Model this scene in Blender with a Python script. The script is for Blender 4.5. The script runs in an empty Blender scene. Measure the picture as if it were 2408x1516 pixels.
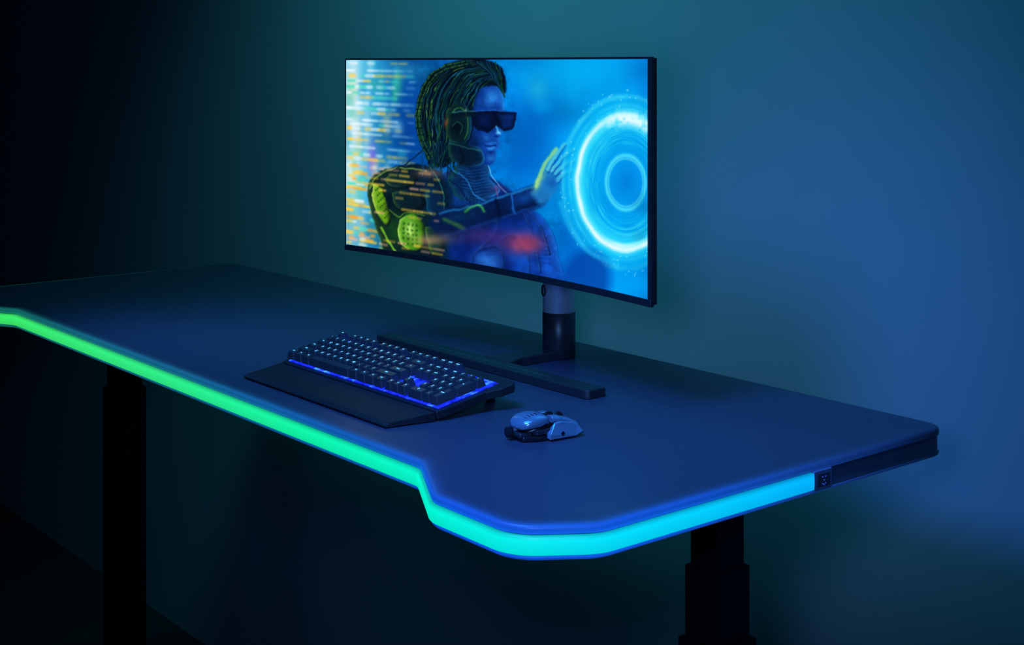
import bpy, bmesh, math, random
import numpy as np
from mathutils import Vector, Matrix

random.seed(7)
scene = bpy.context.scene
try:
    scene.view_settings.view_transform = 'Standard'
    scene.view_settings.look = 'None'
except Exception:
    pass

DZ = 1.22          # desk top height
CAMZ = DZ + 0.516

def lin(c):
    out = []
    for v in c[:3]:
        v = v / 255.0
        out.append(v / 12.92 if v <= 0.04045 else ((v + 0.055) / 1.055) ** 2.4)
    return (out[0], out[1], out[2], 1.0)

# ------------------------------------------------------------------ materials
def mat_pr(name, col, rough=0.5, metal=0.0, var=0.12, scale=40.0, spec=0.5, bump=0.0):
    m = bpy.data.materials.new(name)
    m.use_nodes = True
    nt = m.node_tree
    b = nt.nodes["Principled BSDF"]
    tc = nt.nodes.new("ShaderNodeTexCoord")
    n = nt.nodes.new("ShaderNodeTexNoise")
    n.inputs["Scale"].default_value = scale
    n.inputs["Detail"].default_value = 3
    nt.links.new(tc.outputs["Object"], n.inputs["Vector"])
    r = nt.nodes.new("ShaderNodeValToRGB")
    c = col
    r.color_ramp.elements[0].position = 0.3
    r.color_ramp.elements[1].position = 0.7
    r.color_ramp.elements[0].color = (c[0] * (1 - var), c[1] * (1 - var), c[2] * (1 - var), 1)
    r.color_ramp.elements[1].color = (min(1, c[0] * (1 + var)), min(1, c[1] * (1 + var)), min(1, c[2] * (1 + var)), 1)
    nt.links.new(n.outputs["Fac"], r.inputs["Fac"])
    nt.links.new(r.outputs["Color"], b.inputs["Base Color"])
    b.inputs["Roughness"].default_value = rough
    b.inputs["Metallic"].default_value = metal
    b.inputs["Specular IOR Level"].default_value = spec
    if bump > 0:
        bp = nt.nodes.new("ShaderNodeBump")
        bp.inputs["Strength"].default_value = bump
        bp.inputs["Distance"].default_value = 0.001
        nt.links.new(n.outputs["Fac"], bp.inputs["Height"])
        nt.links.new(bp.outputs["Normal"], b.inputs["Normal"])
    return m

def mat_em(name, col, strength=1.0):
    m = bpy.data.materials.new(name)
    m.use_nodes = True
    b = m.node_tree.nodes["Principled BSDF"]
    b.inputs["Base Color"].default_value = (0.01, 0.01, 0.02, 1)
    b.inputs["Emission Color"].default_value = col
    b.inputs["Emission Strength"].default_value = strength
    return m

def mat_strip(name, stops, strength, base=(0.02, 0.02, 0.03, 1)):
    """emission colour runs along the strip (world position ramp)"""
    m = bpy.data.materials.new(name)
    m.use_nodes = True
    nt = m.node_tree
    b = nt.nodes["Principled BSDF"]
    b.inputs["Base Color"].default_value = base
    b.inputs["Roughness"].default_value = 0.4
    g = nt.nodes.new("ShaderNodeNewGeometry")
    sx = nt.nodes.new("ShaderNodeSeparateXYZ")
    nt.links.new(g.outputs["Position"], sx.inputs[0])
    ma = nt.nodes.new("ShaderNodeMath"); ma.operation = 'MULTIPLY_ADD'
    nt.links.new(sx.outputs["Y"], ma.inputs[0])
    ma.inputs[1].default_value = 0.6
    ma.inputs[2].default_value = -0.6
    ad = nt.nodes.new("ShaderNodeMath"); ad.operation = 'ADD'
    nt.links.new(ma.outputs[0], ad.inputs[0])
    nt.links.new(sx.outputs["X"], ad.inputs[1])
    mr = nt.nodes.new("ShaderNodeMapRange")
    mr.inputs["From Min"].default_value = -3.3
    mr.inputs["From Max"].default_value = -0.7
    nt.links.new(ad.outputs[0], mr.inputs["Value"])
    r = nt.nodes.new("ShaderNodeValToRGB")
    els = r.color_ramp.elements
    while len(els) < len(stops):
        els.new(0.5)
    for e, (p, c) in zip(els, stops):
        e.position = (p + 3.3) / 2.6
        e.color = lin(c)
    nt.links.new(mr.outputs[0], r.inputs["Fac"])
    nt.links.new(r.outputs["Color"], b.inputs["Emission Color"])
    if strength == 'attr':
        at = nt.nodes.new("ShaderNodeAttribute"); at.attribute_name = "glow"
        nt.links.new(at.outputs["Fac"], b.inputs["Emission Strength"])
    else:
        b.inputs["Emission Strength"].default_value = strength
    return m

M_wall = mat_pr("painted_wall", (0.30, 0.34, 0.37), 0.9, var=0.02, scale=3, spec=0.1)
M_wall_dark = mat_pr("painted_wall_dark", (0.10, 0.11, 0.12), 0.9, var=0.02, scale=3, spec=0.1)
M_floor = mat_pr("dark_carpet", (0.05, 0.06, 0.07), 0.95, var=0.1, scale=60, spec=0.1)
DESKC = (0.046, 0.055, 0.095)
M_desk = mat_pr("navy_laminate", DESKC, 0.40, var=0.05, scale=400, spec=0.42, bump=0.05)
M_black = mat_pr("black_powder_coat", (0.003, 0.004, 0.006), 0.5, var=0.1, spec=0.2)
M_blackp = mat_pr("black_plastic", (0.014, 0.015, 0.020), 0.4, var=0.08)
M_key = mat_pr("keycap_plastic", (0.036, 0.04, 0.055), 0.36, var=0.06)
M_palm = mat_pr("matte_rubber", (0.012, 0.014, 0.020), 0.55, var=0.05, scale=300, spec=.35)
M_alu = mat_pr("brushed_aluminium", (0.55, 0.60, 0.68), 0.30, 0.55, var=0.05, scale=120)
M_mouse = mat_pr("satin_metallic_shell", (0.20, 0.34, 0.50), 0.2, 0.5, var=0.04)
M_mouse2 = mat_pr("matte_dark_grip", (0.02, 0.03, 0.045), 0.35, 0.2, var=0.04)
M_mdark = mat_pr("dark_chassis_metal", (0.02, 0.024, 0.035), 0.3, 0.5, var=0.08)
M_foot = mat_pr("stand_dark_grey", (0.028, 0.032, 0.042), 0.38, 0.3, var=0.06)
M_legend = mat_em("keycap_legend_light", lin((90, 185, 255)), 2.2)
M_dot = mat_em("indicator_light", lin((40, 90, 230)), 0.8)

M_strip = mat_strip("led_diffuser_glow", [(-3.25, (60, 226, 90)), (-2.2, (44, 230, 128)), (-1.75, (14, 238, 158)), (-1.4, (0, 238, 198)),
                                          (-1.2, (0, 230, 228)), (-1.1, (0, 216, 242)), (-0.85, (0, 165, 250))], 'attr')
M_band = mat_strip("edge_band_painted_glow", [(-3.25, (20, 110, 80)), (-2.1, (14, 100, 135)), (-1.6, (8, 90, 175)), (-1.3, (5, 80, 225)),
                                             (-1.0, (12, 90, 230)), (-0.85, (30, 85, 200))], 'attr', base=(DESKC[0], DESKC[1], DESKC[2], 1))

# keyboard backlight: patchy blue LEDs
M_back = bpy.data.materials.new("key_backlight_blue")
M_back.use_nodes = True
nt = M_back.node_tree
b = nt.nodes["Principled BSDF"]
b.inputs["Base Color"].default_value = (0.01, 0.01, 0.05, 1)
tc = nt.nodes.new("ShaderNodeTexCoord")
n = nt.nodes.new("ShaderNodeTexNoise"); n.inputs["Scale"].default_value = 42; n.inputs["Detail"].default_value = 5
nt.links.new(tc.outputs["Object"], n.inputs["Vector"])
r = nt.nodes.new("ShaderNodeValToRGB")
r.color_ramp.elements[0].position = 0.38; r.color_ramp.elements[0].color = (0.001, 0.002, 0.08, 1)
r.color_ramp.elements[1].position = 0.70; r.color_ramp.elements[1].color = (0.02, 0.12, 1.0, 1)
e = r.color_ramp.elements.new(0.54); e.color = (0.003, 0.010, 0.8, 1)
nt.links.new(n.outputs["Fac"], r.inputs["Fac"])
nt.links.new(r.outputs["Color"], b.inputs["Emission Color"])
b.inputs["Emission Strength"].default_value = 4.5

# ------------------------------------------------------------------ helpers
def link(o):
    scene.collection.objects.link(o); return o

def empty(name, loc, label, cat):
    o = bpy.data.objects.new(name, None)
    o.empty_display_size = 0.05
    o.location = loc
    link(o)
    o["label"] = label; o["category"] = cat
    return o

def put(name, me, mats, parent=None, loc=(0, 0, 0), rot=(0, 0, 0), smooth=False, label=None):
    o = bpy.data.objects.new(name, me)
    for m in (mats if isinstance(mats, (list, tuple)) else [mats]):
        me.materials.append(m)
    o.location = loc; o.rotation_euler = rot
    if parent: o.parent = parent
    if smooth:
        for p in me.polygons: p.use_smooth = True
    link(o)
    if label: o["label"] = label
    return o

def mk(verts, faces):
    me = bpy.data.meshes.new("m")
    me.from_pydata([tuple(v) for v in verts], [], faces)
    me.validate()
    bm = bmesh.new(); bm.from_mesh(me)
    bmesh.ops.recalc_face_normals(bm, faces=bm.faces)
    bm.to_mesh(me); bm.free()
    return me

def bevel(me, w, seg=2, ang=25):
    bm = bmesh.new(); bm.from_mesh(me)
    es = [e for e in bm.edges if len(e.link_faces) == 2 and e.calc_face_angle(0) > math.radians(ang)]
    bmesh.ops.bevel(bm, geom=es, offset=w, segments=seg, affect='EDGES', profile=0.5, clamp_overlap=True)
    bmesh.ops.recalc_face_normals(bm, faces=bm.faces)
    bm.to_mesh(me); bm.free()
    return me

def box(x0, x1, y0, y1, z0, z1, bw=0.0, seg=2):
    v = [(x0, y0, z0), (x1, y0, z0), (x1, y1, z0), (x0, y1, z0), (x0, y0, z1), (x1, y0, z1), (x1, y1, z1), (x0, y1, z1)]
    f = [(0, 3, 2, 1), (4, 5, 6, 7), (0, 1, 5, 4), (1, 2, 6, 5), (2, 3, 7, 6), (3, 0, 4, 7)]
    me = mk(v, f)
    if bw: bevel(me, bw, seg)
    return me

def prism(pts, z0, z1, bw=0.0, T=None, seg=2):
    n = len(pts)
    v = [(p[0], p[1], z0) for p in pts] + [(p[0], p[1], z1) for p in pts]
    if T: v = [T(*q) for q in v]
    f = [tuple(reversed(range(n))), tuple(range(n, 2 * n))] + [(i, (i + 1) % n, n + (i + 1) % n, n + i) for i in range(n)]
    me = mk(v, f)
    if bw: bevel(me, bw, seg)
    return me

def loft(secs, cap=True, closed=True):
    n = len(secs[0]); v = [p for s in secs for p in s]; f = []
    for i in range(len(secs) - 1):
        for j in range(n if closed else n - 1):
            k = (j + 1) % n
            f.append((i * n + j, i * n + k, (i + 1) * n + k, (i + 1) * n + j))
    if cap:
        f.append(tuple(range(n))); f.append(tuple(range((len(secs) - 1) * n, len(secs) * n)))
    return mk(v, f)

def cyl(c, r, h, axis='Z', n=40, prof=None, ridge=0.0):
    """lathe; prof = [(radius, height)]"""
    prof = prof or [(r - 0.001, 0), (r, 0.001), (r, h - 0.001), (r - 0.001, h)]
    secs = []
    for (rr, hh) in prof:
        s = []
        for i in range(n):
            a = 2 * math.pi * i / n
            q = rr * (1 - (ridge if i % 2 else 0))
            x, y, z = q * math.cos(a), q * math.sin(a), hh
            if axis == 'Y': x, y, z = x, z, y
            if axis == 'X': x, y, z = z, x, y
            s.append((c[0] + x, c[1] + y, c[2] + z))
        secs.append(s)
    return loft(secs)

def join_meshes(ms):
    bm = bmesh.new()
    for m in ms: bm.from_mesh(m)
    me = bpy.data.meshes.new("m"); bm.to_mesh(me); bm.free()
    return me

def fillet(pts, rad, n=7):
    out = []; N = len(pts)
    for i in range(N):
        p0, p1, p2 = Vector(pts[i - 1]), Vector(pts[i]), Vector(pts[(i + 1) % N])
        r = rad[i] if isinstance(rad, (list, tuple)) else rad
        if r <= 0: out.append(tuple(p1)); continue
        a = (p0 - p1).normalized(); c = (p2 - p1).normalized()
        ang = a.angle(c); t = r / math.tan(ang / 2)
        t = min(t, (p0 - p1).length * 0.48, (p2 - p1).length * 0.48)
        r = t * math.tan(ang / 2)
        s, e2 = p1 + a * t, p1 + c * t
        cen = p1 + (a + c).normalized() * (r / math.sin(ang / 2))
        a0 = math.atan2(s.y - cen.y, s.x - cen.x); a1 = math.atan2(e2.y - cen.y, e2.x - cen.x)
        d = (a1 - a0 + math.pi) % (2 * math.pi) - math.pi
        for k in range(n):
            q = a0 + d * k / (n - 1)
            out.append((cen.x + r * math.cos(q), cen.y + r * math.sin(q)))
    return out

def normals2(pts, closed=True):
    N = len(pts); res = []
    for i in range(N):
        def en(a, b_):
            d = (Vector(b_) - Vector(a)).normalized(); return Vector((-d.y, d.x))
        if closed or 0 < i < N - 1:
            n1 = en(pts[i - 1], pts[i]); n2 = en(pts[i], pts[(i + 1) % N])
        elif i == 0:
            n1 = n2 = en(pts[0], pts[1])
        else:
            n1 = n2 = en(pts[-2], pts[-1])
        res.append((n1 + n2) / (1 + n1.dot(n2)))
    return res

# ------------------------------------------------------------------ room
def wallbox(name, *a, mat=M_wall):
    o = put(name, box(*a), mat); o["kind"] = "structure"; return o
wallbox("wall_back", -6.6, 2.6, 1.95, 2.05, 0, 3.2)
wallbox("wall_left", -6.7, -6.6, -2.6, 2.05, 0, 3.2, mat=M_wall_dark)
wallbox("wall_right", 2.6, 2.7, -2.6, 2.05, 0, 3.2, mat=M_wall_dark)
wallbox("floor", -6.7, 2.7, -2.6, 2.05, -0.1, 0, mat=M_floor)

# ------------------------------------------------------------------ desk
D0 = Vector((-2.2175, 1.37, 0))
desk = empty("standing_desk", D0, "navy standing desk with glowing green-to-cyan light strip edge", "desk")
XR, XL = -1.155, -3.28
mx = lambda x: XR + XL - x
corners = [(XR, 1.75), (XL, 1.75), (XL, 1.075), (mx(-1.212), .993), (mx(-1.362), .993), (mx(-1.487), 1.064),
           (-1.487, 1.064), (-1.362, .993), (-1.212, .993), (XR, 1.075)]
rads = [.03, .04, .05, .05, .05, .05, .05, .05, .06, .06]
outl = fillet(corners, rads, 8)
outl = [(p[0] - D0.x, p[1] - D0.y) for p in outl]
nrm = normals2(outl)
def ring(d, z): return [(p[0] + n_.x * d, p[1] + n_.y * d, DZ + z) for p, n_ in zip(outl, nrm)]
inner = [(p[0], p[1]) for p in ring(.022, 0)]
put("desktop", prism(inner, DZ - .040, DZ), M_desk, desk, label="matte navy laminate desktop with notched front")

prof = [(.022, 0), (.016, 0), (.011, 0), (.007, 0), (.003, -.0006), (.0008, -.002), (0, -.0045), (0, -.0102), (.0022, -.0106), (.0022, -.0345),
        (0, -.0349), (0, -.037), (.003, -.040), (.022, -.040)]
glow = [0.0, .06, .14, .30, .66, .85, .75, 1.0, .1, .1, 1.0, .8, .45, .1]  # strip light spilling onto the desk rim, painted as emission
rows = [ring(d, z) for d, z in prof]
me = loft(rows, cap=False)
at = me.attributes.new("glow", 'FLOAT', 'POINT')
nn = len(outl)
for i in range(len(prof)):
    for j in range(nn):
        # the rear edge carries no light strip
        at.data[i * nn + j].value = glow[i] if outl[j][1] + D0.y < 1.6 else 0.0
# extra ring positions are shared, the glow fades out along the sides
put("edge_band", me, M_band, desk, smooth=True, label="desk edge band with painted blue strip glow")

# light strip along sides and front
full = [(p[0] + D0.x, p[1] + D0.y) for p in outl]
start = max(i for i, p in enumerate(full) if p[1] > 1.6 and p[0] < -3)  # end of back-left fillet
path = [(XL, 1.447)] + full[start + 1:] + [(XR, 1.447)]
path = [(p[0] - D0.x, p[1] - D0.y) for p in path]
pn = normals2(path, closed=False)
sp = [(.0022, -.0115), (-.002, -.0115), (-.0034, -.0128), (-.0038, -.017), (-.0040, -.0225), (-.0038, -.028), (-.0034, -.0322), (-.002, -.0335), (.0022, -.0335)]
sg_ = [.5, .62, .88, 1.12, 1.02, .96, .9, .7, .5]
secs = [[(p[0] + n_.x * d, p[1] + n_.y * d, DZ + z) for d, z in sp] for p, n_ in zip(path, pn)]
me = loft(secs)
at = me.attributes.new("glow", 'FLOAT', 'POINT')
for i in range(len(secs)):
    for j in range(len(sp)): at.data[i * len(sp) + j].value = sg_[j]
strip = put("light_strip", me, M_strip, desk, smooth=True, label="glowing led strip fading from green to cyan")
# controller
cx = XR - D0.x
ctl = put("strip_controller", box(cx - .001, cx + .0035, 1.4475 - D0.y, 1.484 - D0.y, DZ - .036, DZ - .010, .0012), 
          mat_pr("controller_plastic", (0.16, 0.24, 0.45), 0.35), strip, label="small grey-blue control box with lit dots")
put("control_panel", box(cx + .003, cx + .0042, 1.4535 - D0.y, 1.479 - D0.y, DZ - .0315, DZ - .0145, .0005), mat_pr("panel_plastic", (0.05, 0.07, 0.15), 0.35), ctl)
dots = []
for (dy, dz) in [(-.003, -.0045), (.003, -.0045), (0, 0), (-.003, .0045), (.003, .0045), (0, -.006)]:
    dots.append(cyl((cx + .0040, 1.466 - D0.y + dy, DZ - .023 + dz), .0011, .0008, 'X', 12, prof=[(.0009, 0), (.0009, .0006)]))
put("indicator_dots", join_meshes(dots), M_dot, ctl, label="blue indicator dots")

# legs
def make_leg(xw):
    x = xw - D0.x; y = 1.40 - D0.y
    leg = put("leg", box(x - .0245, x + .0245, y - .0265, y + .0265, 0.76, DZ - .07, .002), M_black, desk, label="black telescopic leg column")
    put("middle_tube", box(x - .029, x + .029, y - .0325, y + .0325, 0.45, 1.068, .002), M_black, leg)
    put("outer_tube", box(x - .035, x + .035, y - .039, y + .039, 0.05, .972, .002), M_black, leg)
    put("foot", box(x - .04, x + .04, y - .34, y + .32, 0.0, .05, .008), M_black, leg)
    put("side_bracket", box(x - .035, x + .035, y - .30, y + .28, DZ - .07, DZ - .0405, .003), M_black, leg)
make_leg(-1.276); make_leg(mx(-1.276))
put("crossbar", box(-0.90, 0.90, -.05, .11, DZ - .068, DZ - .0405, .003), M_black, desk)

# ------------------------------------------------------------------ monitor
MC = Vector((-1.860, 1.631, DZ))
mon = empty("computer_monitor", MC, "curved ultrawide black monitor on a T-shaped stand on the desk", "monitor")
HX = -.0050        # panel sits a touch off the column axis
HW = .4120; ZB, ZT = .161, .5265
YE, SG = 1.453 - MC.y, .032
yc = lambda x: YE + SG * (1 - ((x - HX) / HW) ** 2)
def slab(x0, x1, z0, z1, o0, o1, n=48, bul=0.0):
    secs = []
    for i in range(n + 1):
        x = HX + x0 + (x1 - x0) * i / n
        y = yc(x); k = bul * max(0, 1 - ((x - HX) / HW) ** 4)
        secs.append([(x, y + o0, z0), (x, y + o0, z1), (x, y + o1 + k, z1 - k * .3), (x, y + o1 + k, z0 + k * .3)])
    return loft(secs)
body = put("monitor_frame", bevel(slab(-HW, HW, ZB, ZT, 0, .0060), .001, 2, 40), M_blackp, mon, label="slim black bezel frame")
put("back_cover", slab(-HW + .003, HW - .0015, ZB + .003, ZT - .002, .0072, .0125, bul=.018), M_blackp, mon)
put("frame_seam", slab(-HW + .005, HW - .005, ZB + .005, ZT - .004, .005, .0078), M_black, mon)
put("bottom_bezel", bevel(slab(-HW, HW, ZB, ZB + .0105, -.0016, .002), .0006, 1, 40), M_blackp, mon)

# --- screen picture (flat picture on the display, colour per vertex)
SW, SH = 900, 440
sx0, sx1, sz0, sz1 = -HW + .0045, HW - .0085, ZB + .0108, ZT - .0035
u = np.linspace(0, 1, SW + 1); v = np.linspace(0, 1, SH + 1)
U, V = np.meshgrid(u, v)      # v up
# artwork plan coordinates (quad -> square homography)
src = [(0, 1), (1, 1), (1, 0), (0, 0)]
dst = [(823, 147), (1522, 137), (1519, 706), (825, 580)]
A = []; B = []
for (a, b_), (x, y) in zip(src, dst):
    A.append([a, b_, 1, 0, 0, 0, -x * a, -x * b_]); B.append(x)
    A.append([0, 0, 0, a, b_, 1, -y * a, -y * b_]); B.append(y)
hh = np.linalg.solve(np.array(A, float), np.array(B, float))
W_ = hh[6] * U + hh[7] * V + 1
bow = 1 - (2 * U - 1) ** 2
PX = (hh[0] * U + hh[1] * V + hh[2]) / W_ + 34 * bow
PY = (hh[3] * U + hh[4] * V + hh[5]) / W_ - 4 * bow * (1 - V)
rng = np.random.RandomState(3)
def noise_at(X, Y, sx, sy, seed=0):
    g = np.random.RandomState(seed).rand(80, 80)
    fx = (X / sx) % 78; fy = (Y / sy) % 78
    ix = fx.astype(int); iy = fy.astype(int); tx = fx - ix; ty = fy - iy
    tx = tx * tx * (3 - 2 * tx); ty = ty * ty * (3 - 2 * ty)
    return (g[iy, ix] * (1 - tx) + g[iy, ix + 1] * tx) * (1 - ty) + (g[iy + 1, ix] * (1 - tx) + g[iy + 1, ix + 1] * tx) * ty
def noise(sx, sy, seed=0): return noise_at(PX, PY, sx, sy, seed)
def fbm(s, seed=0):
    return (noise(s, s, seed) + .5 * noise(s / 2, s / 2, seed + 1) + .25 * noise(s / 4, s / 4, seed + 2)) / 1.75
# organic wobble so that edges are not ruler-drawn
wx = (noise(16, 16, 91) - .5) * 4 + (noise(5, 5, 92) - .5) * 1.2
wy = (noise(16, 16, 93) - .5) * 4 + (noise(5, 5, 94) - .5) * 1.2
PX0, PY0 = PX.copy(), PY.copy()
IMG = np.zeros(PX.shape + (3,))
xs = [823, 850, 885, 940, 1000, 1100, 1250, 1350, 1450, 1522]
cs = np.array([(150, 215, 240), (110, 200, 235), (60, 160, 210), (14, 108, 175), (2, 85, 160), (0, 108, 190), (0, 128, 212), (0, 150, 230), (0, 152, 235), (0, 128, 222)], float)
for k in range(3): IMG[..., k] = np.interp(PX, xs, cs[:, k])
IMG *= (0.72 + .5 * fbm(110, 5))[..., None]
def mixc(al, col):
    global IMG
    IMG = IMG * (1 - al[..., None]) + np.array(col, float) * al[..., None]
def blur(sx, sy, mask=None):
    """separable box-ish blur of the picture"""
    global IMG
    J = IMG.copy()
    for ax, r_ in ((1, sx), (0, sy)):
        if r_ < 1: continue
        for _ in range(2):
            pad = [(0, 0)] * 3; pad[ax] = (r_ + 1, r_)
            c = np.cumsum(np.pad(J, pad, mode='edge'), axis=ax)
            n_ = J.shape[ax]; w_ = 2 * r_ + 1
            if ax == 1: J = (c[:, w_:w_ + n_] - c[:, :n_]) / w_
            else: J = (c[w_:w_ + n_] - c[:n_]) / w_
    IMG = J if mask is None else IMG * (1 - mask[..., None]) + J * mask[..., None]
def blob(cx, cy, rx, ry, col, a=1.0, rot=0.0, p=1.0):
    c, s = math.cos(rot), math.sin(rot)
    R_ = max(rx, ry) * 3
    m = (np.abs(PX - cx) < R_) & (np.abs(PY - cy) < R_)
    if not m.any(): return
    dx, dy = PX[m] - cx, PY[m] - cy
    q = ((dx * c + dy * s) / rx) ** 2 + ((-dx * s + dy * c) / ry) ** 2
    al = (a * np.exp(-q ** p))[:, None]
    IMG[m] = IMG[m] * (1 - al) + np.array(col, float) * al
def segd(X, Y, pts, closed):
    d = np.full(X.shape, 1e9)
    n = len(pts)
    for i in range(n if closed else n - 1):
        x0, y0 = pts[i]; x1, y1 = pts[(i + 1) % n]
        ex, ey = x1 - x0, y1 - y0
        t = np.clip(((X - x0) * ex + (Y - y0) * ey) / (ex * ex + ey * ey + 1e-9), 0, 1)
        d = np.minimum(d, (X - x0 - t * ex) ** 2 + (Y - y0 - t * ey) ** 2)
    return np.sqrt(d)
def sub(pts, pad):
    X = [p[0] for p in pts]; Y = [p[1] for p in pts]
    return (PX > min(X) - pad) & (PX < max(X) + pad) & (PY > min(Y) - pad) & (PY < max(Y) + pad)
def pmask(pts, soft):
    m = sub(pts, soft * 2)
    X, Y = PX[m], PY[m]
    ins = np.zeros(X.shape, bool); n = len(pts)
    for i in range(n):
        x0, y0 = pts[i]; x1, y1 = pts[(i + 1) % n]
        if y0 == y1: continue
        c = ((y0 > Y) != (y1 > Y)) & (X < (x1 - x0) * (Y - y0) / (y1 - y0) + x0)
        ins ^= c
    d = segd(X, Y, pts, True); d = np.where(ins, d, -d)
    return m, d
def poly(pts, col, a=1.0, soft=2.0):
    m, d = pmask(pts, soft)
    if not m.any(): return
    al = np.clip(.5 + d / (2 * soft), 0, 1) * a
    IMG[m] = IMG[m] * (1 - al[:, None]) + np.array(col, float) * al[:, None]
def line(pts, w, col, a=1.0, soft=1.2):
    m = sub(pts, w + soft * 2)
    if not m.any(): return
    d = segd(PX[m], PY[m], pts, False)
    al = np.clip((w / 2 + soft - d) / (soft), 0, 1) * a
    IMG[m] = IMG[m] * (1 - al[:, None]) + np.array(col, float) * al[:, None]
def sc(pts, n=8):
    out = []
    P = [pts[0]] + list(pts) + [pts[-1]]
    for i in range(1, len(P) - 2):
        p0, p1, p2, p3 = [np.array(q, float) for q in P[i - 1:i + 3]]
        for k in range(n):
            t = k / n
            out.append(tuple(.5 * ((2 * p1) + (-p0 + p2) * t + (2 * p0 - 5 * p1 + 4 * p2 - p3) * t * t + (-p0 + 3 * p1 - 3 * p2 + p3) * t ** 3)))
    out.append(tuple(pts[-1])); return out
def spoly(pts, col, a=1.0, soft=2.0, n=5):
    poly(sc(list(pts) + [pts[0]], n)[:-1], col, a, soft)
def shade(pts, rimcol_l, rimcol_r, w=10, a=.6, n=5):
    """coloured light catching the two sides of a form"""
    P = sc(list(pts) + [pts[0]], n)[:-1]
    m, d = pmask(P, 1)
    if not m.any(): return
    cxm = sum(p[0] for p in P) / len(P); X = PX[m]
    inside = d > 0
    edge = np.exp(-(np.maximum(d, 0) / w) ** 1.3) * inside * a
    hw = max(p[0] for p in P) - min(p[0] for p in P)
    side = np.clip((X - cxm) / (hw * .5), -1, 1)
    for s_, col in ((-1, rimcol_l), (1, rimcol_r)):
        if col is None: continue
        al = (edge * np.clip(side * s_, 0, 1))[:, None]
        IMG[m] = IMG[m] * (1 - al) + np.array(col, float) * al

# backdrop shapes
blob(1330, 175, 150, 60, (5, 170, 238), .75); blob(1250, 330, 60, 120, (0, 95, 185), .6)
blob(1100, 640, 320, 60, (2, 62, 165), .7); blob(860, 560, 40, 60, (40, 150, 185), .5)
blob(1480, 670, 80, 40, (0, 160, 245), .85); blob(1360, 560, 40, 60, (0, 90, 195), .6)
blob(842, 330, 14, 230, (225, 242, 252), .8); blob(872, 300, 10, 90, (190, 235, 250), .5)
blob(838, 210, 14, 30, (250, 225, 150), .45); blob(836, 420, 12, 40, (250, 235, 170), .4)
blob(905, 200, 40, 50, (40, 150, 200), .5); blob(885, 380, 10, 40, (150, 100, 230), .7)
blob(968, 300, 42, 150, (4, 60, 140), .7); blob(1265, 215, 25, 30, (60, 200, 225), .4)
blob(1010, 175, 30, 34, (10, 90, 130), .6); blob(960, 170, 40, 20, (60, 150, 190), .5)
for _ in range(16):
    blob(1215 + rng.rand() * 300, 150 + rng.rand() * 520, 10 + rng.rand() * 26, 14 + rng.rand() * 40, (0, 175, 245) if rng.rand() < .55 else (0, 85, 185), .28, 0, 1.5)
for _ in range(34):
    blob(826 + rng.rand() * 130, 150 + rng.rand() * 430, 5 + rng.rand() * 9, 10 + rng.rand() * 26, [(200, 240, 255), (20, 110, 180), (60, 190, 200), (250, 220, 140), (60, 180, 130)][rng.randint(5)], .38, 0, 1.5)
# lines of code, out of focus
y = 154
while y < 590:
    x = 826 + rng.randint(0, 8)
    yel = (rng.rand() < .45) or (395 < y < 560 and rng.rand() < .6)
    xe = 985 if not (395 < y < 530) else 1045
    s = (y - 150) / 2350.0; big = rng.rand() < .55
    while x < xe - 8:
        L = rng.randint(4, 16)
        if rng.rand() < .74:
            fade = max(.12, 1 - (x - 832) / 170.0)
            c = (255, 205, 80) if (yel and rng.rand() < .7) else (225, 245, 252)
            if rng.rand() < .16: c = (90, 220, 190)
            if y > 380 and rng.rand() < .3: c = (250, 165, 60)
            yy = y + s * (x - 826)
            line([(x, yy), (x + L, yy + s * L)], (6.2 if big else 3.8), c, (.5 + .5 * rng.rand()) * (fade if not yel else max(fade, .4)), 2.4)
        x += L + rng.randint(3, 8)
    y += rng.choice([10, 12, 14, 17])
blur(3, 1)

PX, PY = PX0 + wx, PY0 + wy
# figure: torso
TOR = [(1045, 415), (1085, 398), (1120, 400), (1165, 425), (1215, 462), (1262, 500), (1295, 545), (1312, 600), (1318, 690), (1200, 690), (1040, 650), (1020, 540)]
spoly(TOR, (8, 42, 120), 1, 3)
shade(TOR, (10, 60, 90), (30, 130, 235), 22, .8)
blob(1235, 605, 40, 60, (22, 100, 215), .7); blob(1150, 620, 34, 30, (60, 135, 225), .7); blob(1085, 480, 30, 40, (12, 70, 130), .7)
blob(1290, 630, 18, 44, (25, 95, 205), .7); blob(1200, 500, 40, 16, (10, 30, 90), .8, .4); blob(1120, 560, 40, 24, (6, 26, 84), .8)
blob(1195, 640, 12, 40, (6, 30, 100), .8); blob(1100, 610, 16, 40, (8, 34, 110), .8)
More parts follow.
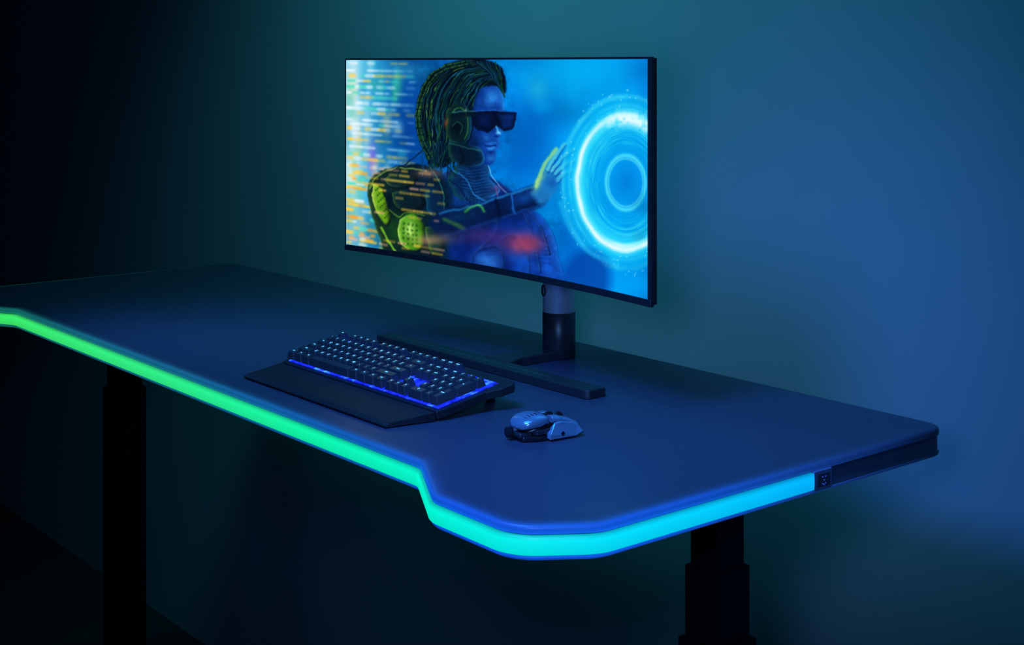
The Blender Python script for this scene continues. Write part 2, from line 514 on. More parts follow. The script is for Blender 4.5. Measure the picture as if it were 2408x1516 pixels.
# neck
NK = [(1086, 385), (1148, 388), (1156, 425), (1180, 452), (1140, 478), (1085, 470), (1058, 430)]
spoly(NK, (8, 44, 92), 1, 2.5); shade(NK, (20, 90, 80), (50, 150, 230), 12, .8)
for k in range(10):
    line(sc([(1082 + k * 2, 402 + k * 7), (1112 + k * 2, 407 + k * 7), (1146 + k * 2, 400 + k * 7)]), 1, (40, 120, 190), .4, .8)
line(sc([(1070, 405), (1100, 428), (1122, 462), (1160, 480), (1205, 472)]), 2.0, (50, 150, 225), .6)
line(sc([(1062, 425), (1090, 450), (1110, 480), (1160, 496), (1210, 490)]), 1.6, (10, 25, 70), .9)
line(sc([(1152, 395), (1165, 425), (1200, 466)]), 1.2, (140, 210, 245), .7)
line(sc([(1168, 440), (1174, 470), (1168, 500)]), 1.2, (120, 90, 140), .8)
for cset in [[(1150, 480), (1172, 520), (1160, 560), (1120, 600), (1110, 640)], [(1205, 470), (1235, 510), (1255, 560), (1270, 640)], [(1060, 470), (1080, 520), (1075, 570)], [(1180, 560), (1215, 560), (1240, 590), (1245, 650)], [(1130, 590), (1165, 580), (1185, 605), (1180, 650)], [(1245, 500), (1275, 545), (1290, 600)]]:
    line(sc([(p[0] + 2, p[1] + 3) for p in cset]), 3, (4, 18, 66), .7, 2); line(sc(cset), 1.2, (60, 145, 235), .5)
for i in range(9):
    for j in range(6):
        blob(1138 + i * 6 + j * 2, 560 + j * 8 + i, 1.6, 1.8, (4, 24, 90), .7)
        blob(1252 + i * 5, 566 + j * 10 + i, 1.5, 2.0, (6, 30, 105), .7)
for i in range(10):
    for j in range(4): blob(1100 + i * 7, 470 + j * 7 + i * 2, 1.4, 1.6, (60, 150, 230), .4)
# left shoulder and armour
SH_ = [(940, 397), (990, 392), (1045, 412), (1072, 470), (1062, 540), (1050, 632), (930, 612), (906, 568), (883, 505), (875, 445), (896, 412)]
spoly(SH_, (8, 28, 42), 1, 2.5); shade(SH_, (60, 96, 44), (8, 50, 100), 14, .8)
blob(955, 548, 48, 40, (30, 84, 28), .8); blob(930, 440, 36, 20, (22, 56, 50), .7); blob(1015, 470, 22, 50, (8, 44, 84), .8)
def plate(pts, col, hi, a=.95):
    spoly([(p[0] + 2, p[1] + 3) for p in pts], (3, 12, 18), .8, 3); spoly(pts, col, a, 2.2); shade(pts, hi, tuple(v_ * .35 for v_ in col), 6, .8)
plate([(886, 438), (902, 444), (917, 478), (926, 520), (914, 532), (897, 505), (886, 475)], (112, 168, 30), (225, 245, 130))
plate([(948, 522), (978, 508), (1004, 538), (998, 590), (962, 588), (944, 556)], (80, 150, 30), (215, 245, 140))
plate([(912, 425), (945, 412), (985, 416), (975, 438), (930, 446)], (16, 44, 50), (90, 126, 66))
plate([(930, 460), (965, 450), (1000, 462), (1000, 492), (955, 500), (936, 488)], (12, 38, 50), (70, 108, 50))
plate([(1008, 455), (1040, 452), (1056, 490), (1040, 520), (1012, 500)], (8, 40, 74), (30, 104, 130))
plate([(1008, 540), (1040, 540), (1048, 590), (1020, 600)], (12, 50, 46), (90, 140, 60))
blob(972, 545, 12, 18, (215, 250, 150), .7)
for i in range(4):
    for j in range(6):
        blob(892 + j * 4.5 + i * 4, 452 + j * 13 - i * 4, 1.7, 2, (14, 50, 10), .8)
        if j < 5: blob(958 + i * 10, 532 + j * 11 + i, 2.3, 2.8, (16, 60, 10), .8)
line(sc([(878, 450), (898, 420), (945, 400), (1010, 408)]), 1.8, (130, 165, 80), .7, 2)
line(sc([(926, 500), (945, 515), (965, 505), (1005, 512)]), 1.6, (90, 140, 50), .7, 2)
line(sc([(905, 540), (926, 578), (945, 604)]), 3, (130, 195, 50), .8, 2.4)
# hose over the shoulder
line(sc([(1020, 395), (1045, 440), (1052, 500), (1045, 560)]), 6, (6, 34, 54), .9, 2); line(sc([(1018, 397), (1043, 441), (1050, 500), (1043, 560)]), 1.2, (50, 140, 140), .6)
# outstretched arm
ARM = [(1012, 532), (1050, 496), (1120, 484), (1205, 457), (1262, 440), (1290, 462), (1272, 490), (1205, 512), (1130, 540), (1055, 566)]
spoly(ARM, (6, 28, 72), .97, 5); blob(1240, 466, 40, 16, (16, 80, 165), .7, -.25); blob(1090, 515, 50, 12, (8, 50, 88), .8, -.2)
line(sc([(1040, 506), (1120, 488), (1200, 461), (1255, 443)]), 2.4, (40, 140, 205), .6, 3); line(sc([(1050, 560), (1130, 534), (1205, 508), (1270, 488)]), 2, (20, 80, 165), .5, 3)
line(sc([(1098, 502), (1128, 486), (1142, 502)]), 3, (80, 185, 90), .7, 2.5)
line([(1050, 520), (1095, 540)], 4, (90, 160, 60), .5, 4); line([(1205, 462), (1212, 504)], 3, (34, 120, 210), .6, 2); line([(1170, 474), (1178, 516)], 3, (2, 12, 50), .7, 2)
# hand reaching to the ring
spoly([(1250, 460), (1260, 434), (1280, 402), (1300, 388), (1318, 394), (1322, 418), (1312, 444), (1296, 470), (1272, 484)], (36, 125, 190), .9, 6)
for a, b_, c in [((1288, 402), (1306, 368), (1330, 340)), ((1298, 404), (1322, 372), (1350, 350)), ((1306, 412), (1330, 388), (1352, 376)), ((1310, 426), (1330, 408), (1346, 402))]:
    line(sc([(a[0] + 2, a[1] + 5), (b_[0] + 2, b_[1] + 5), (c[0] + 1, c[1] + 4)]), 4, (4, 60, 140), .6, 3)
    line(sc([a, b_, c]), 5, (90, 195, 225), .85, 3)
line(sc([(1262, 442), (1274, 406), (1290, 376), (1308, 352)]), 5, (150, 215, 140), .8, 4)
blob(1268, 432, 8, 22, (175, 220, 130), .6, .5); blob(1298, 432, 14, 15, (12, 80, 165), .6)
# blurred red glow from the sleeve
blob(1232, 575, 50, 28, (130, 60, 110), .8, 0, 1.5); blob(1236, 578, 34, 18, (165, 72, 92), .6, 0, 1.5); blob(1150, 560, 60, 22, (80, 50, 120), .6, 0.05, 1.4)
blob(1045, 565, 40, 14, (110, 95, 105), .5); blob(1175, 447, 18, 8, (90, 50, 105), .5)
# hair: a mass of thin cables sweeping back over the skull
HR = [(1052, 156), (1095, 141), (1150, 142), (1180, 160), (1192, 190), (1190, 222), (1165, 209), (1134, 220), (1122, 262), (1112, 305), (1092, 350), (1066, 388), (1036, 398), (1012, 366), (992, 322), (985, 268), (993, 220), (1017, 182)]
spoly(HR, (4, 20, 34), 1, 2)
O_ = np.array([(1112, 143), (1050, 158), (1007, 200), (988, 258), (992, 318), (1018, 376)], float)
I_ = np.array([(1184, 192), (1150, 198), (1128, 228), (1112, 262), (1098, 312), (1070, 380)], float)
pal = [(6, 34, 52), (10, 50, 66), (12, 60, 62), (26, 72, 40), (8, 30, 60), (16, 70, 100), (4, 24, 44)]
for k in range(54):
    t = k / 53.0
    q = O_ * (1 - t) + I_ * t + rng.randn(6, 2) * 2.4
    q[-1] += rng.randn(2) * 10 + np.array([0, rng.rand() * 14])
    c = sc([tuple(p) for p in q], 7)
    line([(p[0] + 1.2, p[1] + 1.2) for p in c], 1.4, (1, 8, 16), .8, 1.0)
    line(c, .8 + rng.rand() * 1.0, pal[rng.randint(7)], .95, .9)
    for _ in range(2):
        n0 = rng.randint(0, len(c) - 5)
        hi = (130, 190, 60) if t < .35 else ((40, 140, 175) if rng.rand() < .6 else (60, 130, 60))
        line(c[n0:n0 + rng.randint(2, 5)], .7, hi, .55 + .2 * rng.rand(), .8)
# segmented hoses on the back of the head
for off in (0, 9):
    c = sc([(1098 + off, 147 + off * .6), (1040 + off, 166 + off * .6), (1003 + off, 206), (987 + off, 262), (992 + off, 322), (1016 + off, 380)], 12)
    line(c, 4.5, (6, 32, 38), .95, 1.2); line([(p[0] - 1, p[1] - 1) for p in c], 1.0, (90, 150, 60), .6, 1)
    for p0, p1 in zip(c[::3], c[1::3]):
        dx_, dy_ = p1[0] - p0[0], p1[1] - p0[1]; L = math.hypot(dx_, dy_) + 1e-6
        line([(p0[0] - dy_ / L * 3, p0[1] + dx_ / L * 3), (p0[0] + dy_ / L * 3, p0[1] - dx_ / L * 3)], 1.2, (2, 12, 18), .9, .8)
for k in range(10):
    line(sc([(1105 + k * 7, 146), (1135 + k * 5, 160 + k * 3), (1172 + k * 2, 196 + k * 4)]), 1.6, pal[rng.randint(7)], .85, 1)
    line(sc([(1112 + k * 7, 148), (1138 + k * 5, 160 + k * 3)]), .8, (60, 140, 80) if k < 5 else (40, 130, 190), .5, .8)
line(sc([(1000, 360), (970, 385), (945, 400), (930, 408)]), 1.2, (6, 26, 44), .9)
for k in range(12):
    x0 = 1004 + k * 5.4
    line(sc([(x0, 340), (x0 + 4 + rng.randn() * 5, 375), (x0 + rng.randn() * 10, 408 + rng.rand() * 14)]), 1.1, pal[rng.randint(7)], .9)
# face
FC = [(1124, 224), (1145, 206), (1172, 207), (1187, 230), (1190, 262), (1181, 290), (1184, 316), (1176, 330), (1179, 347), (1169, 360), (1169, 380), (1152, 392), (1122, 384), (1098, 352), (1108, 290)]
spoly(FC, (14, 66, 150), 1, 1.8); shade(FC, (6, 30, 70), (60, 165, 245), 9, .8)
blob(1160, 232, 18, 18, (60, 155, 240), .7); blob(1138, 226, 10, 10, (10, 60, 140), .6); blob(1118, 345, 16, 34, (5, 28, 66), .85); blob(1148, 328, 9, 8, (40, 120, 210), .7)
# ear cup and jaw guard
EC = [(1056, 262), (1084, 246), (1108, 262), (1114, 300), (1106, 335), (1080, 350), (1057, 322)]
spoly([(p[0] + 2, p[1] + 2) for p in EC], (1, 8, 14), .9, 2); spoly(EC, (8, 36, 44), 1, 1.6); shade(EC, (40, 84, 50), (20, 90, 130), 7, .8)
line(sc([(1066, 272), (1085, 258), (1102, 272), (1106, 305), (1098, 330)]), 1.5, (60, 120, 60), .7)
blob(1100, 268, 2.2, 7, (200, 250, 190), .9); blob(1054, 292, 4, 10, (150, 85, 50), .7); blob(1080, 305, 12, 18, (3, 16, 26), .9)
line(sc([(1070, 300), (1080, 290), (1092, 302), (1086, 320)]), 1.2, (40, 115, 110), .6)
JG = [(1060, 330), (1092, 340), (1128, 350), (1142, 370), (1138, 391), (1100, 396), (1064, 374)]
spoly(JG, (5, 30, 54), 1, 1.8); shade(JG, (36, 90, 66), (40, 135, 210), 6, .8)
line(sc([(1062, 340), (1100, 350), (1136, 360)]), 1.2, (50, 130, 120), .6); line(sc([(1085, 352), (1096, 372), (1090, 392)]), 1.4, (2, 10, 24), .8)
# wraparound visor glasses
VS = [(1112, 262), (1150, 263), (1190, 264), (1219, 267), (1217, 286), (1208, 306), (1190, 312), (1176, 302), (1166, 303), (1150, 316), (1128, 310), (1114, 296)]
poly(VS, (5, 16, 50), 1, 1.5)
line([(1112, 264), (1160, 263), (1219, 267)], 1.2, (40, 115, 210), .8)
poly([(1176, 272), (1213, 274), (1207, 300), (1186, 304)], (14, 60, 140), .6, 5); poly([(1126, 274), (1160, 273), (1154, 300), (1130, 300)], (10, 44, 110), .45, 6)
poly([(1066, 268), (1120, 264), (1120, 276), (1066, 282)], (6, 24, 40), .9, 1.6); line([(1068, 268), (1118, 264)], 1, (60, 140, 140), .6)
# nose, lips, chin
line(sc([(1169, 302), (1173, 310), (1178, 318)]), 2.4, (80, 180, 245), .85, 2); blob(1171, 325, 6, 2.6, (4, 24, 80), .8); blob(1174, 316, 4, 4, (120, 205, 250), .7)
spoly([(1144, 341), (1156, 338), (1168, 339), (1171, 343), (1154, 345)], (36, 108, 195), .8, 1.8)
spoly([(1148, 349), (1157, 348), (1169, 348), (1165, 354), (1154, 355)], (52, 132, 212), .8, 2)
line([(1145, 346), (1170, 346)], 1.0, (3, 24, 80), .85); blob(1157, 361, 8, 2.5, (5, 34, 90), .7)
blob(1158, 375, 9, 7, (50, 140, 220), .6)
# surface texture on the figure
TX = (0.82 + .36 * fbm(12, 61))
m, d = pmask([(985, 145), (1200, 140), (1220, 300), (1180, 400), (1320, 520), (1320, 700), (900, 620), (870, 430), (985, 390)], 6)
al = np.clip(.5 + d / 24, 0, 1)[:, None]
IMG[m] = IMG[m] * (1 - al) + IMG[m] * TX[m][:, None] * al
PX, PY = PX0, PY0
blur(1, 1, mask=np.full(PX.shape, .6))
blur(5, 2, mask=np.clip((PY - 470) / 60, 0, 1) * np.clip((1300 - PX) / 60, 0, 1) * np.clip((PX - 1010) / 30, 0, 1) * .8)

# ring portal
CX, CY = 1470, 431
dx, dy = PX - CX, PY - CY
ang = np.arctan2(dy / 157, dx / 112)
RR = np.sqrt((dx / 112) ** 2 + (dy / 157) ** 2) * (1 + .025 * (noise(30, 30, 41) - .5))
nz = fbm(40, 21); nz2 = noise(9, 9, 31)
# swirl streaks follow the ring
sw = noise_at(ang * 60 + 400, RR * 900, 26, 16, 55)
mixc(np.clip(1.5 - RR, 0, 1) ** .7 * .7, (0, 150, 230))
mixc(np.clip(1 - np.abs(RR - .70) / .3, 0, 1) * .8 * sw, (20, 190, 242))
mixc(np.clip(1 - np.abs(RR - .75) / .2, 0, 1) * .5 * np.clip(sw * 2 - 1.1, 0, 1), (120, 235, 255))
mixc(np.clip(.36 - RR, 0, .36) / .36 * .7, (0, 118, 205))
def rg(r, w, col, a): mixc(np.clip(np.exp(-((RR - r) / w) ** 2) * a, 0, 1), col)
rg(1.0, .24, (10, 195, 250), .85 * (.75 + .4 * sw))
left = .5 + .5 * np.cos(ang - math.pi * .88); bot = np.exp(-((ang - 1.62) / .40) ** 2); top = np.exp(-((ang + 1.35) / .5) ** 2)
rg(.985, .10, (110, 235, 255), np.clip(left * .9 + bot * 1.0 + top * .8, 0, 1) * (.6 + .5 * sw))
rg(1.0, .048, (240, 255, 255), np.clip(.25 + left * .9 + bot, 0, 1))
rg(.95, .04, (225, 253, 255), bot * 1.0)
rg(.93, .10, (60, 220, 252), .4 * nz * 1.6)
rg(.96, .11, (225, 252, 255), np.clip(top * 1.5 * nz2 * 1.6, 0, .95))
rg(.41, .035, (95, 228, 252), .75); rg(.36, .018, (160, 245, 255), .35)
rg(.70, .02, (90, 215, 245), .4 * nz); rg(.80, .03, (120, 230, 250), .5 * np.clip(left * 1.5, 0, 1) * nz)
rg(1.17, .03, (90, 215, 250), .6 * nz * 1.4); rg(1.3, .04, (90, 215, 250), .55 * nz * 1.4); rg(1.22, .08, (10, 175, 242), .5)
mixc(np.clip((dx - 5) / 40, 0, 1) * np.clip((dy - 10) / 40, 0, 1) * (RR < .92) * np.clip(nz * 3 - 1.1, 0, 1) * .45, (5, 100, 150))
for _ in range(110):
    a_ = rng.rand() * 2 * math.pi; r_ = 1.02 + rng.rand() * .4
    blob(CX + 112 * r_ * math.cos(a_), CY + 157 * r_ * math.sin(a_), 1 + rng.rand() * 1.6, 1 + rng.rand() * 2, (200, 248, 255), .45)
# lower right dark shape and rays
spoly([(1322, 640), (1350, 602), (1385, 592), (1428, 624), (1420, 700), (1320, 690)], (6, 62, 150), .7, 14)
line(sc([(1335, 338), (1355, 300), (1380, 270), (1418, 238), (1470, 228)]), 4, (60, 205, 248), .4, 6)
line(sc([(1318, 480), (1345, 550), (1390, 600), (1450, 622)]), 5, (40, 190, 248), .4, 6)
# drifting blurred code over the shoulder
for yy in [402, 413, 426, 440, 452, 465, 490, 505, 568, 578]:
    s = (yy - 150) / 2450.0; x0 = 832
    while x0 < 1040:
        L = rng.randint(6, 26)
        if rng.rand() < .7: line([(x0, yy + s * (x0 - 900)), (x0 + L, yy + s * (x0 + L - 900))], 2.0, (245, 200, 70) if rng.rand() < .75 else (245, 180, 150), .25 + .35 * rng.rand() * (1 if x0 < 1000 else .5), 4.5)
        x0 += L + rng.randint(4, 12)
blob(1015, 412, 30, 10, (200, 140, 130), .5); blob(1012, 570, 32, 12, (215, 165, 120), .5)
IMG = np.clip(IMG, 0, 255) / 255.0
IMG = np.clip(IMG + (IMG - IMG ** 2) * (IMG - .5) * .5, 0, 1)
LIN = np.where(IMG <= .04045, IMG / 12.92, ((IMG + .055) / 1.055) ** 2.4)

X3 = HX + sx0 + (sx1 - sx0) * U
Y3 = YE + SG * (1 - ((X3 - HX) / HW) ** 2) - .0007
Z3 = sz0 + (sz1 - sz0) * V
co = np.stack([X3, Y3, Z3], -1).reshape(-1, 3)
idx = np.arange((SW + 1) * (SH + 1)).reshape(SH + 1, SW + 1)
quads = np.stack([idx[:-1, :-1], idx[:-1, 1:], idx[1:, 1:], idx[1:, :-1]], -1).reshape(-1, 4)
me = bpy.data.meshes.new("screen")
me.vertices.add(len(co)); me.vertices.foreach_set("co", co.ravel().astype(np.float32))
me.loops.add(quads.size); me.loops.foreach_set("vertex_index", quads.ravel().astype(np.int32))
me.polygons.add(len(quads)); me.polygons.foreach_set("loop_start", (np.arange(len(quads)) * 4).astype(np.int32))
me.update(calc_edges=True)
ca = me.color_attributes.new("picture", 'FLOAT_COLOR', 'POINT')
rgba = np.ones((len(co), 4), np.float32); rgba[:, :3] = LIN.reshape(-1, 3)
ca.data.foreach_set("color", rgba.ravel())
M_scr = bpy.data.materials.new("lit_display"); M_scr.use_nodes = True
nt = M_scr.node_tree; b = nt.nodes["Principled BSDF"]
at = nt.nodes.new("ShaderNodeAttribute"); at.attribute_name = "picture"
nt.links.new(at.outputs["Color"], b.inputs["Emission Color"])
b.inputs["Emission Strength"].default_value = 1.0
b.inputs["Base Color"].default_value = (.001, .001, .002, 1); b.inputs["Roughness"].default_value = .6; b.inputs["Specular IOR Level"].default_value = .05
put("screen", me, M_scr, mon, label="lit screen showing a person in a visor touching a glowing ring")

# stand
R = .029
put("stand_base_column", cyl((0, 0, 0), R, .080, n=64, prof=[(R - .002, 0), (R, .002), (R, .0795), (R - .0008, .080)]), M_foot, mon, smooth=True, label="black lower column")
put("stand_column", cyl((0, 0, 0), R, .4, n=64, prof=[(R - .001, .0802), (R - .0004, .081), (R - .0004, .42), (R - .003, .425)]), M_alu, mon, smooth=True, label="brushed metal upper column")
# cable hole: short dark tube set into the column
ch = cyl((0, 0, 0), .009, .012, 'Z', 32, prof=[(.0085, -.02), (.0085, 0), (.0100, 0), (.0100, .0012), (.0082, .0012), (.0078, -.003), (.0001, -.003)])
hole = put("cable_hole", ch, M_black, mon, smooth=False)
dirv = Vector((math.cos(math.radians(-112)), math.sin(math.radians(-112)), 0))
hole.rotation_euler = dirv.to_track_quat('Z', 'Y').to_euler()
hole.location = dirv * (R - .0005) + Vector((0, 0, .118))
put("mount_arm", box(-.03, .03, -.12, -.02, .315, .365, .006), M_blackp, mon)
put("mount_plate", box(-.055, .055, -.124, -.108, .285, .395, .004), M_blackp, mon)
bar_pts = [(-.310, -.178), (.262, -.178), (.268, -.172), (.268, -.138), (-.310, -.138)]
put("stand_foot_bar", prism(bar_pts, 0.0, .0145, .002), M_foot, mon, label="long flat dark foot bar")
put("foot_bar_line", box(-.29, .16, -.1600, -.1585, .0140, .0149), mat_pr("teal_line", (.03, .10, .11), .4), mon)  # thin teal line along the top of the foot bar
put("stand_foot_arm", prism([(-.040, -.142), (.036, -.142), (.020, -.100), (.019, -.015), (-.019, -.015), (-.020, -.100)], 0.0, .0155, .002), M_foot, mon)

# ------------------------------------------------------------------ keyboard
K0 = Vector((-1.854, 1.118, DZ))
kb = empty("keyboard", K0, "black mechanical keyboard with blue backlit keys and palm rest on desk", "keyboard")
th = math.radians(10)
def T(x, vv, w): return (x, .084 + vv * math.cos(th) - w * math.sin(th), .0155 + vv * math.sin(th) + w * math.cos(th))
ol = [(-.2195, -.004), (.2195, -.004), (.2235, .012), (.2235, .085), (.234, .108), (.236, .128), (.224, .140), (-.224, .140), (-.236, .128), (-.234, .108), (-.2235, .085), (-.2235, .012)]
put("keyboard_body", prism(ol, -.0125, 0, .0015, T), M_blackp, kb, label="black chassis")
put("backlight_plate", prism([(-.212, .0050), (.212, .0050), (.212, .1195), (-.212, .1195)], 0, .0008, 0, T), M_back, kb, label="blue glowing plate under the keys")
# palm rest
secs = []
for i in range(13):
    t = i / 12.0; s = 2 * t - 1
    arch = .0015 * (1 - s * s)
    secs.append([(s * .206, 0.001, .0015), (s * .205, 0, .0040 + arch * .3), (s * .206, .008, .0075 + arch), (s * .212, .045, .0105 + arch), (s * .219, .077, .0140), (s * .219, .079, .0125), (s * .219, .079, .0015)])
put("palm_rest", bevel(loft(secs), .0008, 2, 35), M_palm, kb, label="wide matte black palm rest")
for sgn in (-1, 1):
    x = sgn * .175
    bx = loft([[(x - .011, .196, .026), (x + .011, .196, .026), (x + .011, .206, .028), (x - .011, .206, .028)],
               [(x - .010, .206, .012), (x + .010, .206, .012), (x + .010, .214, .012), (x - .010, .214, .012)],
               [(x - .009, .214, 0), (x + .009, .214, 0), (x + .009, .219, 0), (x - .009, .219, 0)]])
    put("foot", bevel(bx, .001, 1), M_blackp, kb)
UU = .01905
def R_(s): return [(c, 1) for c in s]
rows = [
 (5.25, [("Esc", 1), None, ("F1", 1), ("F2", 1), ("F3", 1), ("F4", 1), .5, ("F5", 1), ("F6", 1), ("F7", 1), ("F8", 1), .5, ("F9", 1), ("F10", 1), ("F11", 1), ("F12", 1), .25, ("PrtSc", 1), ("ScrLk", 1), ("Pause", 1)]),
 (4, R_("`1234567890-=") + [("Back", 2), .25, ("Ins", 1), ("Home", 1), ("PgUp", 1), .25, ("Num", 1), ("/", 1), ("*", 1), ("-", 1)]),
 (3, [("Tab", 1.5)] + R_("QWERTYUIOP[]") + [("\\", 1.5), .25, ("Del", 1), ("End", 1), ("PgDn", 1), .25, ("7", 1), ("8", 1), ("9", 1), ("+", 1, 2)]),
 (2, [("Caps", 1.75)] + R_("ASDFGHJKL;'") + [("Enter", 2.25), 3.5, ("4", 1), ("5", 1), ("6", 1)]),
 (1, [("Shift", 2.25)] + R_("ZXCVBNM,./") + [("Shift", 2.75), 1.25, ("^", 1), 1.25, ("1", 1), ("2", 1), ("3", 1), ("Enter", 1, 2)]),
 (0, [("Ctrl", 1.25), ("Fn", 1.25), ("Alt", 1.25), ("", 6.25), ("Alt", 1.25), ("Fn", 1.25), ("=", 1.25), ("Ctrl", 1.25), .25, ("<", 1), ("v", 1), (">", 1), .25, ("0", 2), (".", 1)]),
]
tcu = bpy.data.curves.new("txt", 'FONT'); tob = bpy.data.objects.new("txt", tcu)
tcache = {}
def text_geo(s, size):
    k = (s, size)
    if k not in tcache:
        tcu.body = s; tcu.size = size; tcu.align_x = 'CENTER'; tcu.align_y = 'CENTER'; tcu.resolution_u = 2; tcu.offset = .00012
        m = bpy.data.meshes.new_from_object(tob)
        tcache[k] = ([tuple(q.co) for q in m.vertices], [tuple(p.vertices) for p in m.polygons])
        bpy.data.meshes.remove(m)
    return tcache[k]
def key_mesh(s, w, d, xf=None):
    hw, hd = w * UU / 2 - .0012, d * UU / 2 - .0012
    z0, z1 = .0046, .0175
    i = .0032
    v = [(-hw, -hd, z0), (hw, -hd, z0), (hw, hd, z0), (-hw, hd, z0), (-hw + i, -hd + i * 1.1, z1 - .0006), (hw - i, -hd + i * 1.1, z1 - .0006), (hw - i, hd - i * .5, z1), (-hw + i, hd - i * .5, z1)]
    f = [(0, 3, 2, 1), (4, 5, 6, 7), (0, 1, 5, 4), (1, 2, 6, 5), (2, 3, 7, 6), (3, 0, 4, 7)]
    me = mk(v, f); bevel(me, .0008, 2)
    bm = bmesh.new(); bm.from_mesh(me)
    if s:
        tv, tf = text_geo(s, .0068 if len(s) == 1 else .0038)
        vs = [bm.verts.new((q[0], q[1] + .0015, z1 + .00012)) for q in tv]
        for p in tf:
            try:
                fc = bm.faces.new([vs[j] for j in p]); fc.material_index = 1
            except ValueError: pass
        bm.normal_update()
        for fc in bm.faces:
            if fc.material_index == 1 and fc.normal.z < 0: fc.normal_flip()
    bm.to_mesh(me); bm.free()
    return me
kcache = {}; far = []
for (yu, items) in rows:
    xu = 0.0
    for it in items:
        if it is None: xu += 1; continue
        if isinstance(it, (int, float)): xu += it; continue
        w = it[1]; d = it[2] if len(it) > 2 else 1
        cxk = (xu + w / 2) * UU - 22.5 * UU / 2
        cv = (yu + .5) * UU - (.5 * UU if d == 2 else 0) + .0015
        kk = (it[0], w, d)
        if kk not in kcache: kcache[kk] = key_mesh(*kk)
        loc = T(cxk, cv, 0)
        if yu == 5.25 and it[0] in ("Esc", "F1", "F2", "F3"):
            m2 = kcache[kk].copy(); m2.transform(Matrix.Translation(loc) @ Matrix.Rotation(th, 4, 'X')); far.append(m2)
        else:
            me = kcache[kk]
            o = bpy.data.objects.new("key", me)
            if len(me.materials) == 0:
                me.materials.append(M_key); me.materials.append(M_legend)
            o.location = loc; o.rotation_euler = (th, 0, 0); o.parent = kb; link(o)
        xu += w
fk = put("function_keys", join_meshes(far), [M_key, M_legend], kb); fk["kind"] = "stuff"
bpy.data.objects.remove(tob)

# ------------------------------------------------------------------ mouse
Q0 = Vector((-1.480, 1.266, DZ))
ms = empty("computer_mouse", Q0, "angular metallic blue gaming mouse with side wings and rear knob", "mouse")
ms.rotation_euler = (0, 0, math.radians(-6)); ms.scale = (.92, .92, .98)
base = [(-.020, -.044), (.018, -.046), (.028, -.02), (.030, .030), (.018, .050), (-.018, .050), (-.030, .030), (-.028, -.02)]
put("base_plate", prism(base, .0005, .008, .002), M_mdark, ms, label="dark metal chassis")
def sec(y, hw, z0, z1, xc=0, n=20, e=2.6):
    s = []
    for i in range(n):
        a = 2 * math.pi * i / n; c, si = math.cos(a), math.sin(a)
        s.append((xc + hw * math.copysign(abs(c) ** (2 / e), c), y, (z0 + z1) / 2 + (z1 - z0) / 2 * math.copysign(abs(si) ** (2 / e), si)))
    return s
def fac(y, hw, z0, z1, xc=0):
    """faceted cross-section"""
    h = z1 - z0
    return [(xc + a * hw, y, z0 + b_ * h) for a, b_ in [(.80, 0), (1, .35), (.93, .66), (.55, .94), (.0, 1), (-.55, .94), (-.93, .66), (-1, .35), (-.80, 0)]]
# smoothly curved palm shell with a crisp lower rim
ys = [-.050, -.0485, -.046, -.041, -.034, -.026, -.018, -.010, -.005, -.0025, -.0015]
hws = np.interp(ys, [-.050, -.046, -.041, -.034, -.018, -.006, -.0015], [.008, .018, .0225, .0258, .0272, .0250, .0215])
tps = np.interp(ys, [-.050, -.046, -.034, -.018, -.005, -.0015], [.0215, .0275, .0330, .0352, .0340, .0318])
bts = np.interp(ys, [-.050, -.046, -.018, -.0015], [.0190, .0160, .0165, .0215])
put("palm_shell", loft([sec(y_, h_, b_ - (t_ - b_) * .0, t_, 0, 28, 2.9) for y_, h_, b_, t_ in zip(ys, hws, bts, tps)]), M_mouse, ms, smooth=True, label="smooth metallic blue palm shell")
put("core_frame", loft([sec(-.036, .016, .006, .017), sec(0, .018, .006, .025), sec(.03, .018, .006, .019), sec(.050, .012, .006, .012)]), M_mdark, ms, smooth=True)
put("rear_skid", prism([(-.017, -.050), (.015, -.050), (.020, -.030), (-.020, -.030)], .006, .013, .002), M_mouse2, ms)
for sg in (-1, 1):
    b_ = bevel(loft([fac(.004, .0098, .022, .0315, sg * .0138), fac(.016, .0114, .020, .0308, sg * .0142), fac(.036, .0112, .015, .0252, sg * .0147), fac(.051, .0092, .011, .0182, sg * .0137), fac(.058, .0045, .0105, .0135, sg * .0125)]), .0006, 2, 12)
    put("button", b_, M_mouse, ms)
    wp = [(-.010, .0025), (.040, .0025), (.053, .0080), (.047, .0175), (.018, .0225), (.006, .0215), (-.008, .010)]
    A_, B_ = (.0245, .0365)
    v_ = [(sg * A_, p[0], p[1] + .002) for p in wp] + [(sg * (B_ - (.0085 if p[1] > .015 else 0)), p[0] * .96, p[1]) for p in wp]
    nW = len(wp)
    fw = [tuple(range(nW)), tuple(range(nW, 2 * nW))] + [(i, (i + 1) % nW, nW + (i + 1) % nW, nW + i) for i in range(nW)]
    wing = put("side_wing", bevel(mk(v_, fw), .0010, 2, 20), M_mouse, ms, label="faceted metallic blue side wing")
    put("wing_grip", prism([(sg * .0205, -.030), (sg * .0275, -.026), (sg * .0275, .000), (sg * .0205, .006)], .009, .0165, .0015), M_mouse2, ms)
    if sg == 1:
        put("wing_emblem", cyl((.0355, .014, .0088), .003, .001, 'X', 20, prof=[(.0030, 0), (.0030, .0010), (.0020, .0010), (.0018, .0005)]), M_mdark, wing)
put("scroll_wheel", cyl((-.0025, .030, .0225), .009, .005, 'X', 32, prof=[(.0075, 0), (.009, .001), (.009, .004), (.0075, .005)], ridge=.05), M_blackp, ms)
put("sensitivity_switch", box(-.0022, .0022, .008, .016, .028, .0330, .0008), M_mdark, ms)
put("spine", prism([(-.0030, -.004), (.0030, -.004), (.0024, .020), (-.0024, .020)], .022, .0315, .0008), M_mdark, ms)
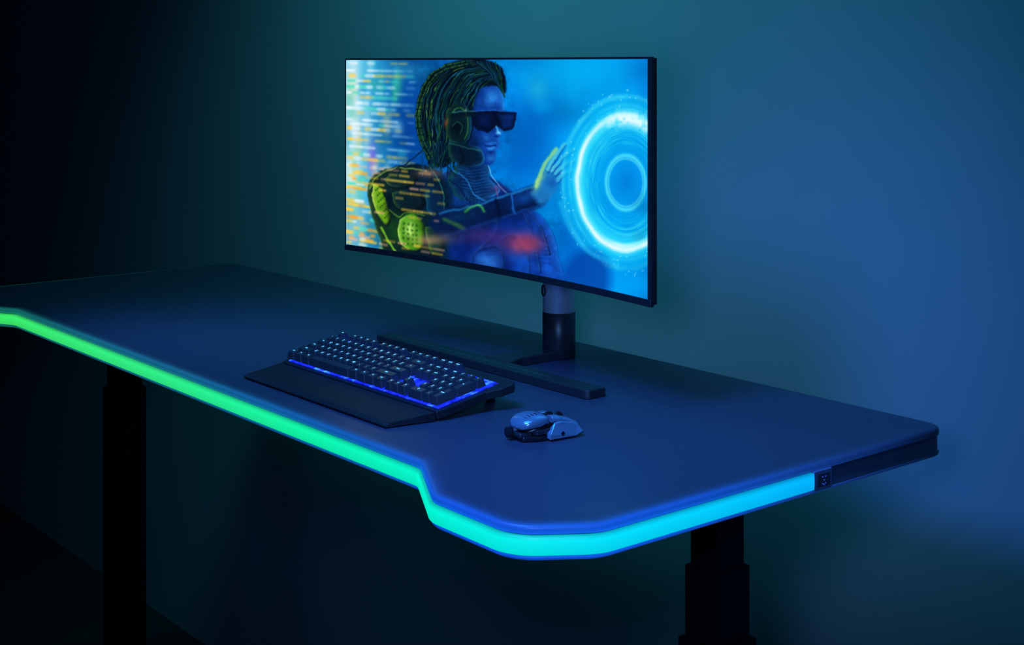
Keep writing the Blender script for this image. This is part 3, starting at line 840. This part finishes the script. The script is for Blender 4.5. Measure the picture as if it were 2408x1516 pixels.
put("knob_shaft", cyl((-.008, -.052, .0115), .004, .03, 'Y', 20), M_alu, ms, smooth=True)
put("adjustment_knob", cyl((-.008, -.059, .0110), .0075, .011, 'Y', 40, prof=[(.005, 0), (.0076, .0015), (.0076, .009), (.006, .0105)], ridge=.09), M_mdark, ms, label="ridged dark adjustment knob")
for k in range(4):
    yv = -.036 + k * .006
    zz = np.interp(yv, [-.046, -.034, -.018], [.0275, .0330, .0352])
    put("vent_slot", box(.003, .012, yv, yv + .0020, zz - .004, zz + .0002, .0004), M_mdark, ms)

# ------------------------------------------------------------------ camera
cam = bpy.data.cameras.new("camera"); co_ = bpy.data.objects.new("camera", cam); link(co_)
cam.sensor_width = 36; cam.lens = 36 * 3300 / 2408
cam.shift_y = -608 / 2408
co_.location = (0, 0, CAMZ)
co_.rotation_euler = (math.radians(90), 0, math.atan2(3300, 2704))
cam.clip_start = .05
scene.camera = co_

# ------------------------------------------------------------------ lights
def area(name, loc, tgt, size, col, power, spread=180):
    l = bpy.data.lights.new(name, 'AREA'); l.shape = 'DISK'; l.size = size; l.energy = power; l.color = col; l.spread = math.radians(spread)
    o = bpy.data.objects.new(name, l); link(o); o.location = loc
    o.rotation_euler = (Vector(tgt) - Vector(loc)).to_track_quat('-Z', 'Y').to_euler()
    return o
area("wall_light_teal", (-2.30, .95, 3.1), (-2.40, 1.95, 1.7), .6, (.05, .62, .72), 5.2, 95)
area("wall_light_blue", (-1.25, .85, 3.1), (-1.45, 1.95, 1.6), .7, (.03, .40, .80), 3.8, 110)
area("desk_light_blue", (-1.40, .5, 2.5), (-1.42, 1.22, DZ), .5, (.05, .20, 1.0), 5.5, 70)
area("desk_light_side", (-2.6, .8, 2.2), (-2.42, 1.2, DZ), .4, (.08, .28, 1.0), 1.0, 50)
area("low_fill_light", (-.55, .35, 1.70), (-1.86, 1.63, 1.33), .25, (.16, .38, 1.0), 1.2, 60)
area("under_desk_fill", (-2.6, -.2, .5), (-2.9, 1.95, .7), .8, (.02, .4, .75), .3, 110)  # unseen lamp added to lift the dark wall below the desk
w = bpy.data.worlds.new("world"); scene.world = w; w.use_nodes = True
bg = w.node_tree.nodes["Background"]; bg.inputs[0].default_value = (.01, .11, .24, 1); bg.inputs[1].default_value = .055
